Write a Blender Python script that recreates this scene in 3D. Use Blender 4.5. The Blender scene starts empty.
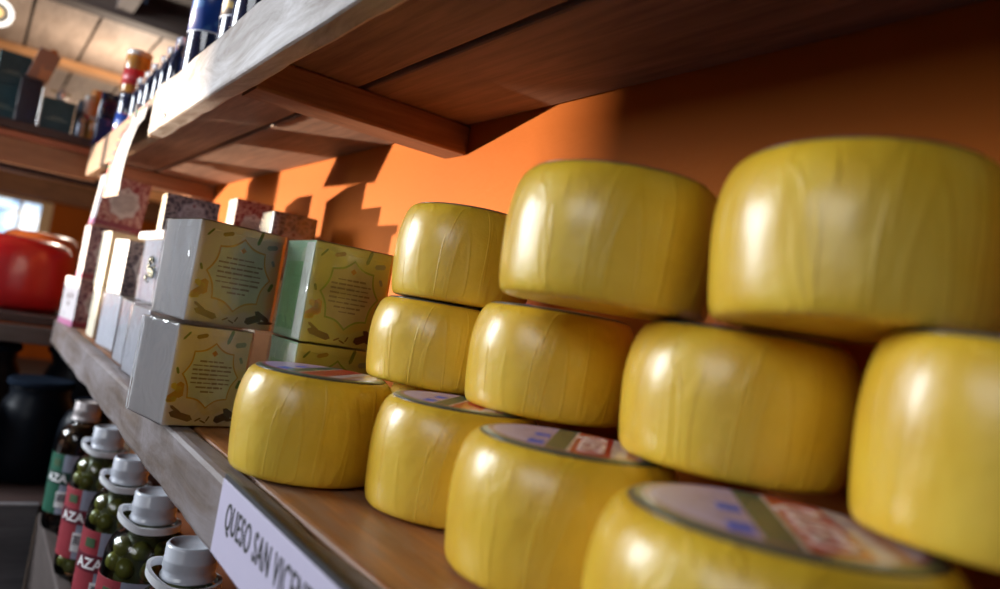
import bpy, bmesh, math, random
from mathutils import Vector, Matrix, noise
PI = math.pi
U = 0.2                      # one layout unit is 20 cm
CZ = 1.45                    # height of the camera above the floor
S = bpy.context.scene
COL = S.collection
random.seed(7)

def W(x, y, z): return Vector((x * U, y * U, z * U + CZ))
def L(x, y, z): return Vector((x * U, y * U, z * U))

# ------------------------------------------------------------------ materials
MATS = {}
class NT:
    def __init__(s, name):
        s.m = bpy.data.materials.new(name); s.m.use_nodes = True
        s.t = s.m.node_tree; s.b = s.t.nodes['Principled BSDF']; s.out = s.t.nodes['Material Output']
    def n(s, kind, **kw):
        nd = s.t.nodes.new(kind)
        for k, v in kw.items():
            if k.startswith('i_'):
                key = k[2:].replace('_', ' ')
                nd.inputs[key].default_value = v
            else: setattr(nd, k, v)
        return nd
    def l(s, a, b): s.t.links.new(a, b)
    def coords(s, scale=(1, 1, 1), rot=(0, 0, 0)):
        tc = s.n('ShaderNodeTexCoord'); mp = s.n('ShaderNodeMapping')
        mp.inputs['Scale'].default_value = scale; mp.inputs['Rotation'].default_value = rot
        s.l(tc.outputs['Object'], mp.inputs['Vector']); return mp.outputs['Vector']
    def noise(s, vec, scale=5, detail=4, rough=.55, dist=0):
        nd = s.n('ShaderNodeTexNoise'); nd.inputs['Scale'].default_value = scale
        nd.inputs['Detail'].default_value = detail; nd.inputs['Roughness'].default_value = rough
        nd.inputs['Distortion'].default_value = dist
        if vec is not None: s.l(vec, nd.inputs['Vector'])
        return nd.outputs['Fac']
    def ramp(s, fac, stops, interp='LINEAR'):
        nd = s.n('ShaderNodeValToRGB'); r = nd.color_ramp; r.interpolation = interp
        while len(r.elements) < len(stops): r.elements.new(.5)
        for e, (p, c) in zip(r.elements, stops):
            e.position = p; e.color = (*c, 1) if len(c) == 3 else c
        s.l(fac, nd.inputs['Fac']); return nd.outputs['Color']
    def mix(s, fac, a, b, mode='MIX'):
        nd = s.n('ShaderNodeMix', data_type='RGBA', blend_type=mode)
        for inp, v in ((0, fac), (6, a), (7, b)):
            if hasattr(v, 'links'): s.l(v, nd.inputs[inp])
            else: nd.inputs[inp].default_value = (*v, 1) if isinstance(v, tuple) else v
        return nd.outputs[2]
    def bump(s, h, strength=.3, dist=.002):
        nd = s.n('ShaderNodeBump'); nd.inputs['Strength'].default_value = strength
        nd.inputs['Distance'].default_value = dist; s.l(h, nd.inputs['Height'])
        s.l(nd.outputs['Normal'], s.b.inputs['Normal'])
    def base(s, c):
        if hasattr(c, 'links'): s.l(c, s.b.inputs['Base Color'])
        else: s.b.inputs['Base Color'].default_value = (*c, 1)
    def set(s, **kw):
        for k, v in kw.items(): s.b.inputs[k.replace('_', ' ')].default_value = v

def plain(name, c, rough=.5, metal=0., var=.12, scale=40, coat=0., emit=None, bump=0.):
    if name in MATS: return MATS[name]
    t = NT(name); v = t.coords()
    f = t.noise(v, scale, 3)
    lo = tuple(x * (1 - var) for x in c); hi = tuple(min(1, x * (1 + var)) for x in c)
    t.base(t.ramp(f, [(.3, lo), (.7, hi)]))
    t.set(Roughness=rough, Metallic=metal, Coat_Weight=coat)
    if emit:
        t.b.inputs['Emission Color'].default_value = (*emit[0], 1); t.b.inputs['Emission Strength'].default_value = emit[1]
    if bump: t.bump(f, bump, .001)
    MATS[name] = t.m; return t.m

def wood(name, dark, light, worn=None, axis='X', rough=.6, wamt=.5, knots=True, spec=.4):
    if name in MATS: return MATS[name]
    t = NT(name)
    k = {'X': (1.4, 26, 26), 'Y': (26, 1.4, 26), 'Z': (26, 26, 1.4)}[axis]
    k2 = {'X': (1, 5, 5), 'Y': (5, 1, 5), 'Z': (5, 5, 1)}[axis]
    v = t.coords(k); v2 = t.coords(k2)
    f = t.noise(v, 4, 8, .65, .4)
    big = t.noise(v2, 2.2, 4, .6, .6)
    c = t.ramp(f, [(.3, dark), (.68, light)])
    c = t.mix(t.ramp(big, [(.38, (0, 0, 0)), (.62, (1, 1, 1))]), c, t.mix(.5, c, tuple(x * .62 for x in dark)))
    if knots:
        vo = t.n('ShaderNodeTexVoronoi'); vo.inputs['Scale'].default_value = 2.3
        kk = {'X': (1, 3.1, 3.1), 'Y': (3.1, 1, 3.1), 'Z': (3.1, 3.1, 1)}[axis]
        t.l(t.coords(kk), vo.inputs['Vector'])
        c = t.mix(t.ramp(vo.outputs['Distance'], [(.03, (.85, .85, .85)), (.085, (0, 0, 0))]), c, tuple(x * .35 for x in dark))
    if worn:
        w = t.noise(t.coords(k2), 5, 7, .7, .8)
        c = t.mix(t.ramp(w, [(.5 - wamt * .22, (0, 0, 0)), (.5 + .16, (1, 1, 1))]), c, worn)
    t.base(c); t.set(Roughness=rough); t.b.inputs['Specular IOR Level'].default_value = spec
    t.bump(f, .35, .0015)
    MATS[name] = t.m; return t.m

def wall_mat(name, c):
    t = NT(name); v = t.coords()
    f = t.noise(v, 55, 6, .7); g = t.noise(v, 2.5, 3)
    t.base(t.ramp(g, [(.3, tuple(x * .88 for x in c)), (.7, c)]))
    t.set(Roughness=.7); t.b.inputs['Specular IOR Level'].default_value = .12; t.bump(f, .35, .002); MATS[name] = t.m; return t.m

def cheese_mat():
    t = NT('yellow_wax'); v = t.coords((9, 9, 3.2)); v1 = t.coords()
    f = t.noise(v, 1.6, 3, .5, 1.2); g = t.noise(v1, 11, 3, .5); s = t.noise(v1, 70, 4, .6)
    c = t.ramp(g, [(.3, (.70, .40, .015)), (.5, (.80, .51, .03)), (.72, (.86, .61, .075))])
    t.base(c)
    t.set(Roughness=.42, Coat_Weight=.6, Coat_Roughness=.24)
    t.b.inputs['Subsurface Weight'].default_value = .12
    t.b.inputs['Subsurface Radius'].default_value = (.02, .012, .003)
    t.b.inputs['Subsurface Scale'].default_value = .5
    h = t.n('ShaderNodeMath', operation='MULTIPLY_ADD'); h.inputs[1].default_value = .25
    t.l(s, h.inputs[0]); t.l(f, h.inputs[2])
    ridge = t.ramp(t.noise(t.coords((14, 14, 2.2)), 1.3, 2, .5, 1.8), [(.44, (0, 0, 0)), (.49, (1, 1, 1)), (.54, (0, 0, 0))])
    h2 = t.n('ShaderNodeMath', operation='MULTIPLY_ADD'); h2.inputs[1].default_value = .16
    t.l(ridge, h2.inputs[0]); t.l(h.outputs[0], h2.inputs[2])
    t.bump(h2.outputs[0], .55, .0045)
    MATS['cheese'] = t.m; return t.m

def red_wax(name, c):
    t = NT(name); v = t.coords()
    f = t.noise(v, 6, 3)
    t.base(t.ramp(f, [(.3, tuple(x * .75 for x in c)), (.7, c)])); t.set(Roughness=.32, Coat_Weight=.3); t.bump(t.noise(v, 40, 3), .1, .002)
    MATS[name] = t.m; return t.m

def label_mat(Rm):
    """printed round cheese label: ring, lilac field, green band, red band, cream field"""
    t = NT('cheese_label_print')
    sp = t.n('ShaderNodeSeparateXYZ'); t.l(t.coords((1 / Rm, 1 / Rm, 0)), sp.inputs[0])
    ln = t.n('ShaderNodeVectorMath', operation='LENGTH'); t.l(t.coords((1 / Rm, 1 / Rm, 0)), ln.inputs[0])
    mm = t.n('ShaderNodeMapRange'); mm.inputs['From Min'].default_value = -1; mm.inputs['From Max'].default_value = 1
    t.l(sp.outputs['X'], mm.inputs['Value'])
    field = t.ramp(mm.outputs[0], [(0, (.52, .42, .78)), (.39, (.0, .09, .10)), (.495, (.72, .64, .68)), (.51, (.52, .035, .03)), (.70, (.66, .58, .62)), (.78, (.52, .26, .16)), (.83, (.62, .5, .58))], 'CONSTANT')
    scr = t.ramp(t.noise(t.coords((60, 200, 1)), 3, 3), [(.52, (1, 1, 1)), (.6, (.55, .4, .5))])
    inner = t.ramp(ln.outputs['Value'], [(0, (1, 1, 1)), (.62, (0, 0, 0))], 'CONSTANT')
    field = t.mix(inner, field, t.mix(1.0, field, scr, 'MULTIPLY'))
    out = t.ramp(ln.outputs['Value'], [(0, (0, 0, 0)), (.85, (.30, .12, .16)), (.90, (.09, .13, .08)), (.97, (.05, .05, .07))], 'CONSTANT')
    sel = t.ramp(ln.outputs['Value'], [(0, (0, 0, 0)), (.85, (1, 1, 1))], 'CONSTANT')
    t.base(t.mix(sel, field, out)); t.set(Roughness=.35, Coat_Weight=.4); t.bump(t.noise(t.coords(), 30, 2), .2, .002)
    return t.m

def ornate(name, bg, fg, scale=95):
    if name in MATS: return MATS[name]
    t = NT(name)
    v = t.coords()
    d = t.n('ShaderNodeTexNoise'); d.inputs['Scale'].default_value = 45; t.l(v, d.inputs['Vector'])
    mx = t.n('ShaderNodeMix', data_type='VECTOR'); mx.inputs[0].default_value = .018
    t.l(v, mx.inputs[4]); t.l(d.outputs['Color'], mx.inputs[5])
    vo = t.n('ShaderNodeTexVoronoi', feature='DISTANCE_TO_EDGE'); vo.inputs['Scale'].default_value = scale
    t.l(mx.outputs[1], vo.inputs['Vector'])
    t.base(t.ramp(vo.outputs['Distance'], [(.05, fg), (.13, bg)])); t.set(Roughness=.35)
    MATS[name] = t.m; return t.m

def speckle(name, bg, c1, thr=.62, scale=70):
    if name in MATS: return MATS[name]
    t = NT(name); f = t.noise(t.coords(), scale, 2, .4); g = t.noise(t.coords((1, 1, 1)), 14, 2)
    c = t.ramp(f, [(thr, bg), (thr + .04, c1)])
    t.base(t.mix(t.ramp(g, [(.35, (0, 0, 0)), (.7, (.35, .35, .35))]), c, tuple(x * .8 for x in bg)))
    t.set(Roughness=.3); MATS[name] = t.m; return t.m

def film(name='cellophane', tint=(1, 1, 1), wr=.35, base=.05):
    if name in MATS: return MATS[name]
    m = bpy.data.materials.new(name); m.use_nodes = True; t = m.node_tree
    t.nodes.clear(); N = t.nodes.new
    out = N('ShaderNodeOutputMaterial'); tr = N('ShaderNodeBsdfTransparent'); gl = N('ShaderNodeBsdfGlossy'); mx = N('ShaderNodeMixShader')
    fr = N('ShaderNodeFresnel'); bp = N('ShaderNodeBump'); no = N('ShaderNodeTexNoise'); tc = N('ShaderNodeTexCoord'); mp = N('ShaderNodeMapping')
    ad = N('ShaderNodeMath'); ad.operation = 'ADD'; ad.inputs[1].default_value = base
    tr.inputs[0].default_value = (*tint, 1); gl.inputs['Roughness'].default_value = .12
    fr.inputs['IOR'].default_value = 1.45; no.inputs['Scale'].default_value = 22; no.inputs['Detail'].default_value = 2; no.inputs['Distortion'].default_value = 1.5
    bp.inputs['Strength'].default_value = wr; bp.inputs['Distance'].default_value = .006
    for a, b in ((tc.outputs['Object'], mp.inputs[0]), (mp.outputs[0], no.inputs['Vector']), (no.outputs['Fac'], bp.inputs['Height']),
                 (bp.outputs[0], gl.inputs['Normal']), (bp.outputs[0], fr.inputs['Normal']), (fr.outputs[0], ad.inputs[0]), (ad.outputs[0], mx.inputs[0]),
                 (tr.outputs[0], mx.inputs[1]), (gl.outputs[0], mx.inputs[2]), (mx.outputs[0], out.inputs[0])): t.links.new(a, b)
    MATS[name] = m; return m

# ------------------------------------------------------------------ mesh helpers (unit space)
def link(name, bm, mats, parent=None, loc=None, rot=(0, 0, 0), smooth=False, bevel=0):
    me = bpy.data.meshes.new(name)
    bmesh.ops.recalc_face_normals(bm, faces=bm.faces[:])
    for v in bm.verts: v.co *= U
    bm.to_mesh(me); bm.free()
    if not isinstance(mats, (list, tuple)): mats = [mats]
    for m in mats: me.materials.append(m)
    for p in me.polygons: p.use_smooth = bool(smooth)
    o = bpy.data.objects.new(name, me); COL.objects.link(o)
    if parent: o.parent = parent; o.location = L(*loc) if loc else (0, 0, 0)
    else: o.location = W(*loc) if loc else W(0, 0, 0)
    o.rotation_euler = rot
    if bevel:
        md = o.modifiers.new('bevel', 'BEVEL'); md.width = bevel * U; md.segments = 2; md.limit_method = 'ANGLE'
    return o

def thing(name, label, cat, loc, rotz=0, group=None, rot=None):
    o = bpy.data.objects.new(name, None); COL.objects.link(o)
    o.empty_display_size = .02
    o.location = W(*loc); o.rotation_euler = rot if rot else (0, 0, rotz)
    tag(o, label, cat, group); return o
def tag(o, label=None, cat=None, group=None, kind=None):
    if label: o['label'] = label
    if cat: o['category'] = cat
    if group: o['group'] = group
    if kind: o['kind'] = kind
    return o
def copy_tree(o, parent=None):
    c = o.copy(); COL.objects.link(c); c.parent = parent
    for ch in list(o.children): copy_tree(ch, c)
    return c

def bx(bm, x0, x1, y0, y1, z0, z1, mi=0, faces=None):
    vs = [bm.verts.new((x, y, z)) for z in (z0, z1) for y in (y0, y1) for x in (x0, x1)]
    F = dict(bot=(0, 2, 3, 1), top=(4, 5, 7, 6), front=(0, 1, 5, 4), back=(2, 6, 7, 3), left=(0, 4, 6, 2), right=(1, 3, 7, 5))
    for k, f in F.items():
        fc = bm.faces.new([vs[i] for i in f])
        fc.material_index = (faces or {}).get(k, mi)
    return bm
def box(*a, **k): return bx(bmesh.new(), *a, **k)

def lathe(bm, prof, seg=40, mi=0, c=(0, 0), cap=True, fn=None):
    rings = []
    for r, z in prof:
        rg = []
        for i in range(seg):
            a = 2 * PI * i / seg; rr = r * (fn(a, z) if fn else 1)
            rg.append(bm.verts.new((c[0] + rr * math.cos(a), c[1] + rr * math.sin(a), z)))
        rings.append(rg)
    for A, B in zip(rings, rings[1:]):
        for i in range(seg):
            j = (i + 1) % seg; f = bm.faces.new((A[i], A[j], B[j], B[i])); f.material_index = mi
    if cap:
        f = bm.faces.new(rings[0][::-1]); f.material_index = mi
        f = bm.faces.new(rings[-1]); f.material_index = mi
    return bm

def plank(length, width, thick, axis='X', jit=.006, seed=0, n=90, r=.018):
    """a sawn board with a slightly worn, wavering edge; runs from 0 along the axis"""
    bm = bmesh.new(); ring = []
    w, t = width, thick
    pts = []
    for cx, cy, a0 in ((w - r, r, -90), (w - r, t - r, 0), (r, t - r, 90), (r, r, 180)):
        for k in range(3):
            a = math.radians(a0 + 45 * k); pts.append((cx + r * math.cos(a), cy + r * math.sin(a)))
    for i in range(n + 1):
        s = length * i / n; rg = []
        for p, q in pts:
            nz = noise.noise(Vector((s * 1.7 + seed * 9, (p > w / 2) * 5, (q > t / 2) * 7)))
            nz2 = noise.noise(Vector((s * 9 + seed * 3, (p > w / 2) * 5 + 2, (q > t / 2) * 7)))
            d = jit * (nz + .35 * nz2)
            a, b = p + d * (1 if p > w / 2 else -1), q + d * (1 if q > t / 2 else -1) * .6
            co = {'X': (s, a, b), 'Y': (a, s, b), 'Z': (a, b, s)}[axis]
            rg.append(bm.verts.new(co))
        ring.append(rg)
    m = len(pts)
    for A, B in zip(ring, ring[1:]):
        for i in range(m): bm.faces.new((A[i], A[(i + 1) % m], B[(i + 1) % m], B[i]))
    bm.faces.new(ring[0]); bm.faces.new(ring[-1][::-1])
    return bm

def text_bm(txt, height, extrude=.002, bold=0., sx=1., sp=1.):
    """a word as a flat mesh in the xy plane, cap height given in layout units, left aligned at 0"""
    cu = bpy.data.curves.new('txt', 'FONT'); cu.body = txt; cu.size = 1; cu.offset = bold; cu.extrude = .0; cu.space_character = sp
    o = bpy.data.objects.new('txt', cu); COL.objects.link(o)
    dg = bpy.context.evaluated_depsgraph_get(); dg.update()
    me = bpy.data.meshes.new_from_object(o.evaluated_get(dg))
    bm = bmesh.new(); bm.from_mesh(me)
    bpy.data.objects.remove(o); bpy.data.curves.remove(cu); bpy.data.meshes.remove(me)
    k = height / .72
    for v in bm.verts: v.co = Vector((v.co.x * k * sx, v.co.y * k, 0))
    if extrude:
        g = bmesh.ops.extrude_face_region(bm, geom=bm.faces[:])
        for v in [e for e in g['geom'] if isinstance(e, bmesh.types.BMVert)]: v.co.z += extrude
    return bm

# ------------------------------------------------------------------ camera
def cam_axes(y, p, r):
    f = Vector((-math.cos(y) * math.cos(p), math.sin(y) * math.cos(p), math.sin(p)))
    rt = f.cross(Vector((0, 0, 1))).normalized(); up = rt.cross(f)
    c, s = math.cos(r), math.sin(r)
    return rt * c + up * s, -rt * s + up * c, f
R_, U_, F_ = cam_axes(math.radians(34.48), math.radians(2.77), math.radians(9.56))
cd = bpy.data.cameras.new('camera'); cam = bpy.data.objects.new('camera', cd); COL.objects.link(cam)
cam.matrix_world = Matrix.Translation((0, 0, CZ)) @ Matrix((R_, U_, -F_)).transposed().to_4x4()
cd.sensor_width = 36; cd.lens = 763 / 1000 * 36; cd.clip_start = .01
cd.dof.use_dof = True; cd.dof.focus_distance = .80; cd.dof.aperture_fstop = 3.4
S.camera = cam

# ------------------------------------------------------------------ setting
orange = wall_mat('orange_plaster', (.44, .112, .010))
def struct(name, bm, m, loc=None, **k): return tag(link(name, bm, m, None, loc, **k), kind='structure')

WY = 2.58
struct('wall_back', box(-11.9, 9, WY, WY + .5, -7, 5), orange)
struct('floor', box(-61, 12, -14, 12, -7.3, -7), plain('grey_floor', (.06, .06, .065), .6))
# far wall with a window opening
bm = bmesh.new()
wy0, wy1, wz0, wz1 = -.4, 3.15, .9, 3.3
bx(bm, -60.6, -60, -14, wy0, -7, 5); bx(bm, -60.6, -60, wy1, 12, -7, 5)
bx(bm, -60.6, -60, wy0, wy1, -7, wz0); bx(bm, -60.6, -60, wy0, wy1, wz1, 5)
struct('wall_far', bm, orange)
struct('wall_side', box(-60, -11.9, 12, 12.4, -7, 5), orange)
# window: frame, mullion, pane, and the bright outdoors it looks on
wf = tag(link('window_1', (lambda b: (bx(b, -59.98, -59.75, wy1, wy1 + .65, wz0 - .2, wz1 + .2), bx(b, -59.98, -59.75, wy0 - .5, wy0, wz0 - .2, wz1 + .2),
      bx(b, -59.98, -59.75, wy0, wy1, wz0 - .25, wz0), bx(b, -59.98, -59.75, wy0, wy1, wz1, wz1 + .2), bx(b, -60.2, -59.9, 1.9, 2.08, wz0, wz1), bx(b, -60.2, -59.9, wy0, 1.9, 2.5, 2.6), b)[-1])(bmesh.new()),
      plain('cream_paint', (.75, .55, .30), .5), bevel=.02), kind='structure')
pane = link('window_pane', box(-60.35, -60.32, wy0, wy1, wz0, wz1), film('window_glass', (.92, .97, 1), 0., .0), wf); pane.location = (0, 0, 0)
# daylight outside the window
t = NT('daylight_outside'); f = t.noise(t.coords((1, 2.2, 3)), 1.6, 2)
t.b.inputs['Base Color'].default_value = (0, 0, 0, 1)
t.l(t.ramp(f, [(.38, (.22, .45, .75)), (.5, (.6, .82, 1)), (.6, (1, 1, 1))]), t.b.inputs['Emission Color']); t.set(Emission_Strength=1.6)
tag(link('sky_backdrop', box(-66, -65.9, -8, 12, -4, 9), t.m), kind='structure')
# ceiling boards above and beyond the shelf, with joists
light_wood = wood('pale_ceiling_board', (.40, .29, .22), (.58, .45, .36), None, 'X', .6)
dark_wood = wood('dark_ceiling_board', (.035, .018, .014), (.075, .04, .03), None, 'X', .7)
cl = tag(link('ceiling', box(-61, -17.4, -14, 12.4, 5.12, 5.2), plain('ceiling_gap', (.02, .014, .01), .9)), kind='structure')
y = -9.21
k = 0
while y < 12:
    struct('ceiling_board', box(-61, -17.4, y + .03, y + 1.14, 5.0, 5.1), light_wood, (0, 0, 0)); y += 1.17; k += 1
for o in [o for o in COL.objects if o.name.startswith('ceiling_board')]:
    o.name = 'ceiling_board'; m = o.matrix_world; o.parent = cl; o.location = (0, 0, 0)
struct('trim_1', box(-23.0, -22.4, -14, 12, 4.80, 4.98), wood('joist_wood', (.55, .26, .10), (.75, .40, .18), None, 'Y', .6))
struct('trim_2', box(-52, -50.5, -14, 12, 4.4, 4.98), wood('joist_wood', 0, 0))
struct('trim_3', box(-60, -58.5, -14, 12, 3.6, 4.98), wood('brown_joist', (.22, .09, .035), (.34, .15, .06), None, 'Y', .6))
struct('trim_4', box(-17.4, -16.9, -14, 12, 4.88, 5.3), wood('dark_joist', (.10, .07, .06), (.17, .13, .11), None, 'Y', .7))
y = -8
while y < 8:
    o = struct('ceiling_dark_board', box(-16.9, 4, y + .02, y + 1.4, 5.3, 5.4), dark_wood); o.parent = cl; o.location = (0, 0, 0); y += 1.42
struct('trim_5', box(-16.9, -3, 1.45, 1.75, 4.98, 5.3), wood('grey_rafter', (.22, .17, .15), (.38, .30, .26), None, 'X', .7))
# post at the end of the wall and its neighbour in the dark
struct('trim_6', box(-12.2, -11.3, 2.32, 2.578, -7, 5), wood('post_wood', (.36, .13, .045), (.52, .22, .08), None, 'Z', .6))

# ------------------------------------------------------------------ shelves
under = wood('shelf_underside', (.13, .08, .063), (.31, .195, .15), None, 'X', .62)
fasc = wood('whitewashed_fascia', (.20, .145, .115), (.36, .285, .235), (.58, .55, .55), 'X', .5, .6)
fasc2 = wood('tan_fascia', (.18, .10, .055), (.27, .16, .09), None, 'X', .55)
beamw = wood('crossbeam_wood', (.17, .075, .042), (.30, .145, .085), None, 'Y', .6)
topw = wood('shelf_top_orange', (.24, .085, .025), (.52, .22, .075), (.30, .18, .12), 'X', .42, .2)
loww = wood('weathered_grey_brown', (.105, .07, .05), (.215, .15, .115), (.26, .23, .24), 'X', .55, .6)

sh = thing('wooden_shelf', 'long wooden shelf overhead, seen from below, with a whitewashed front board', 'shelf', (-11.6, 1.0, 1.136))
def at(o, x, y, z): o.location = L(x + 11.6, y - 1.0, z - 1.136); return o
at(link('front_board', plank(12.4, .13, .38, 'X', .012, 1), fasc, sh), -6.95, 1.0, 1.136)
at(link('front_board', plank(4.54, .10, .38, 'X', .006, 2), fasc2, sh), -11.62, 1.03, 1.142)
at(link('shelf_board', plank(17.2, .61, .16, 'X', .003, 3), under, sh), -11.6, 1.14, 1.34)
at(link('shelf_board', plank(17.2, .785, .16, 'X', .003, 4), under, sh), -11.6, 1.785, 1.34)
for xx, ln in ((-4.72, .30), (-11.35, .26), (1.2, .3)):
    at(link('crossbeam', plank(1.425, ln, .2, 'Y', .004, xx), beamw, sh), xx, 1.145, 1.138)
at(link('screw_head', lathe(bmesh.new(), [(.012, 0), (.012, .01), (.004, .014)], 12), plain('steel', (.5, .5, .52), .3, 1.), sh, rot=(PI / 2, 0, 0)), -6.3, 1.0, 1.2)

lo = thing('wooden_shelf', 'worn wooden shelf carrying the yellow cheeses and the boxed tea', 'shelf', (-11.6, 1.0, -1.13))
def at2(o, x, y, z): o.location = L(x + 11.6, y - 1.0, z + 1.13); return o
at2(link('front_board', plank(14.5, .13, .33, 'X', .014, 5, 120, .03), loww, lo), -11.6, 1.0, -1.125)
at2(link('shelf_board', plank(14.5, .60, .14, 'X', .003, 6), topw, lo), -11.6, 1.135, -.935)
at2(link('shelf_board', plank(14.5, .835, .14, 'X', .003, 7), topw, lo), -11.6, 1.74, -.935)
at2(link('crossbeam', plank(1.4, .3, .18, 'Y', .004, 8), beamw, lo), -4.78, 1.14, -1.12)
at2(link('crossbeam', plank(1.4, .3, .18, 'Y', .004, 8), beamw, lo), -11.35, 1.14, -1.12)

bt = thing('wooden_shelf', 'low wooden shelf under the cheese shelf holding the olive jars', 'shelf', (-9.6, .98, -3.5))
def at3(o, x, y, z): o.location = L(x + 9.6, y - .98, z + 3.5); return o
at3(link('front_board', plank(12.5, .13, 1.6, 'X', .012, 9), wood('dark_plank', (.07, .055, .05), (.13, .105, .10), None, 'X', .6), bt), -9.6, 1.03, -4.38)  # dark grey-brown plank colour with grain
at3(link('shelf_board', plank(12.5, 1.40, .14, 'X', .004, 10), wood('jar_shelf', (.13, .055, .03), (.24, .11, .055), None, 'X', .5), bt), -9.6, 1.165, -2.921)
at3(link('shelf_support', plank(4.07, 1.3, .2, 'Z', .004, 12), beamw, bt), -8, 1.2, -6.995)
at3(link('shelf_support', plank(4.07, 1.3, .2, 'Z', .004, 12), beamw, bt), 0, 1.2, -6.995)

# shelf standing across the far end, at a right angle
en = thing('wooden_shelf', 'open shelving unit at the far end with dark gift boxes and red cheeses', 'shelf', (-12.2, -2, -2.735))
def at4(o, x, y, z): o.location = L(x + 12.2, y + 2, z + 2.735); return o
redw = wood('reddish_edge', (.26, .08, .04), (.40, .14, .07), None, 'Y', .6); brw = wood('brown_end_board', (.24, .105, .05), (.38, .19, .09), None, 'Y', .6)
blk = wood('dark_end_board', (.035, .02, .018), (.07, .04, .035), None, 'Y', .6); grw = wood('grey_end_board', (.085, .07, .065), (.15, .125, .12), None, 'Y', .6)
YE = 1.2
at4(link('front_board', plank(2.9, .14, .33, 'Y', .008, 13), brw, en), -12.2, YE - 2.9, 1.13)
at4(link('shelf_board', plank(2.9, 3.1, .10, 'Y', .004, 14), redw, en), -15.2, YE - 2.9, 1.47)
at4(link('shelf_board', plank(2.9, 3.1, .12, 'Y', .004, 15), blk, en), -15.18, YE - 2.9, 1.58)
at4(link('front_board', plank(2.9, .14, .24, 'Y', .008, 16), grw, en), -12.2, YE - 2.9, -1.22)
at4(link('shelf_board', plank(2.9, 3.3, .13, 'Y', .004, 17), blk, en), -15.4, YE - 2.9, -.96)
for xx in (-12.5, -15.2):
    at4(link('upright', plank(4.2, .2, .2, 'Z', .004, 18), blk, en), xx, -1.6, -2.735)
at4(link('upright', plank(4.2, .2, .2, 'Z', .004, 18), blk, en), -15.2, 1.9, -2.735)
at4(link('back_rail', plank(3.4, .1, .16, 'Y', .004, 18), blk, en), -15.2, -1.5, 1.31)
dk = thing('wooden_deck', 'low grey wooden deck at the bottom left carrying the dark glass jars', 'deck', (-9.6, -4, -7))
dm = wood('grey_deck_wood', (.11, .105, .11), (.20, .19, .20), None, 'Y', .55)
o = link('front_board', plank(8.72, .12, 1.1, 'Y', .01, 19), dm, dk); o.location = L(-.12, -3.7, 3.2)
o = link('deck_board', plank(10.2, 5.9, .12, 'Y', .004, 20), blk, dk); o.location = L(-6.05, -3.7, 4.13)
for y0 in (-3.6, 6.2): link('side_panel', box(-5.9, -.14, y0, y0 + .2, 0, 4.12), blk, dk)

# ------------------------------------------------------------------ cheeses
rr = math.radians
CH = cheese_mat()
def cheese_profile(R, H, n=12):
    ks = [(.0, 0), (.87, 0), (.93, .014), (.962, .045), (.98, .11), (.995, .24), (1.005, .38), (1.015, .52), (1.008, .66), (.985, .78), (.95, .88), (.905, .95), (.85, .985), (.78, 1.0), (.45, 1.004), (.02, 1.006)]
    return [(a * R, b * H) for a, b in ks]
def make_cheese(i, label, x, y, z, R, H, tilt=(0, 0), rz=0., lab_text=False, group='yellow waxed cheeses stacked on the shelf'):
    t = thing('cheese_wheel', label, 'cheese', (x, y, z), 0, group, (tilt[0], tilt[1], rz))
    ph = i * 3.7
    def fn(a, zz):
        v = Vector((math.cos(a) * 1.2 + ph, math.sin(a) * 1.2, zz * 1.4))
        return 1 + .018 * noise.noise(v) + .008 * noise.noise(v * 3)
    bm = bmesh.new(); prof = cheese_profile(R, H)[1:]
    lathe(bm, prof, 72, 0, (0, 0), True, fn)
    o = link('wax_rind', bm, CH, t, smooth=True)
    sd = o.modifiers.new('sub', 'SUBSURF'); sd.levels = 1; sd.render_levels = 1
    # label: a thin printed disc wrapped over the top
    bm = bmesh.new(); RL = .84 * R
    rows = [(0.02, 1.012), (.3, 1.012), (.5, 1.012), (.7, 1.011), (.76, 1.008), (.80, 1.001), (.835, .992), (.84, .984)]
    lathe(bm, [(a * R, b * H) for a, b in rows], 64, 0)
    lb = link('label', bm, label_mats(R), t, rot=(0, 0, math.radians(45) - rz), smooth=True)
    for v0, sy in ((.0, .13), (.62, .14)):
        link('blue_print', box(-.34 * R, -.21 * R, -(v0 + sy) * R * .8, -(v0 - sy) * R * .8, 1.0115 * H, 1.0135 * H), plain('label_blue', (.02, .10, .72), .4), lb)
    if lab_text:
        tb = text_bm('QUESO', .24 * R, .0015, .01, 1.0)
        for v in tb.verts: v.co = Vector((.065 * R + v.co.y * 1.0, .50 * R - v.co.x, v.co.z + 1.0135 * H))
        link('lettering', tb, plain('label_white', (.75, .62, .6), .5), lb)
    return t
_lm = {}
def label_mats(R):
    k = round(R, 2)
    if k not in _lm: _lm[k] = label_mat(.84 * k * U)
    return _lm[k]
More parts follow.
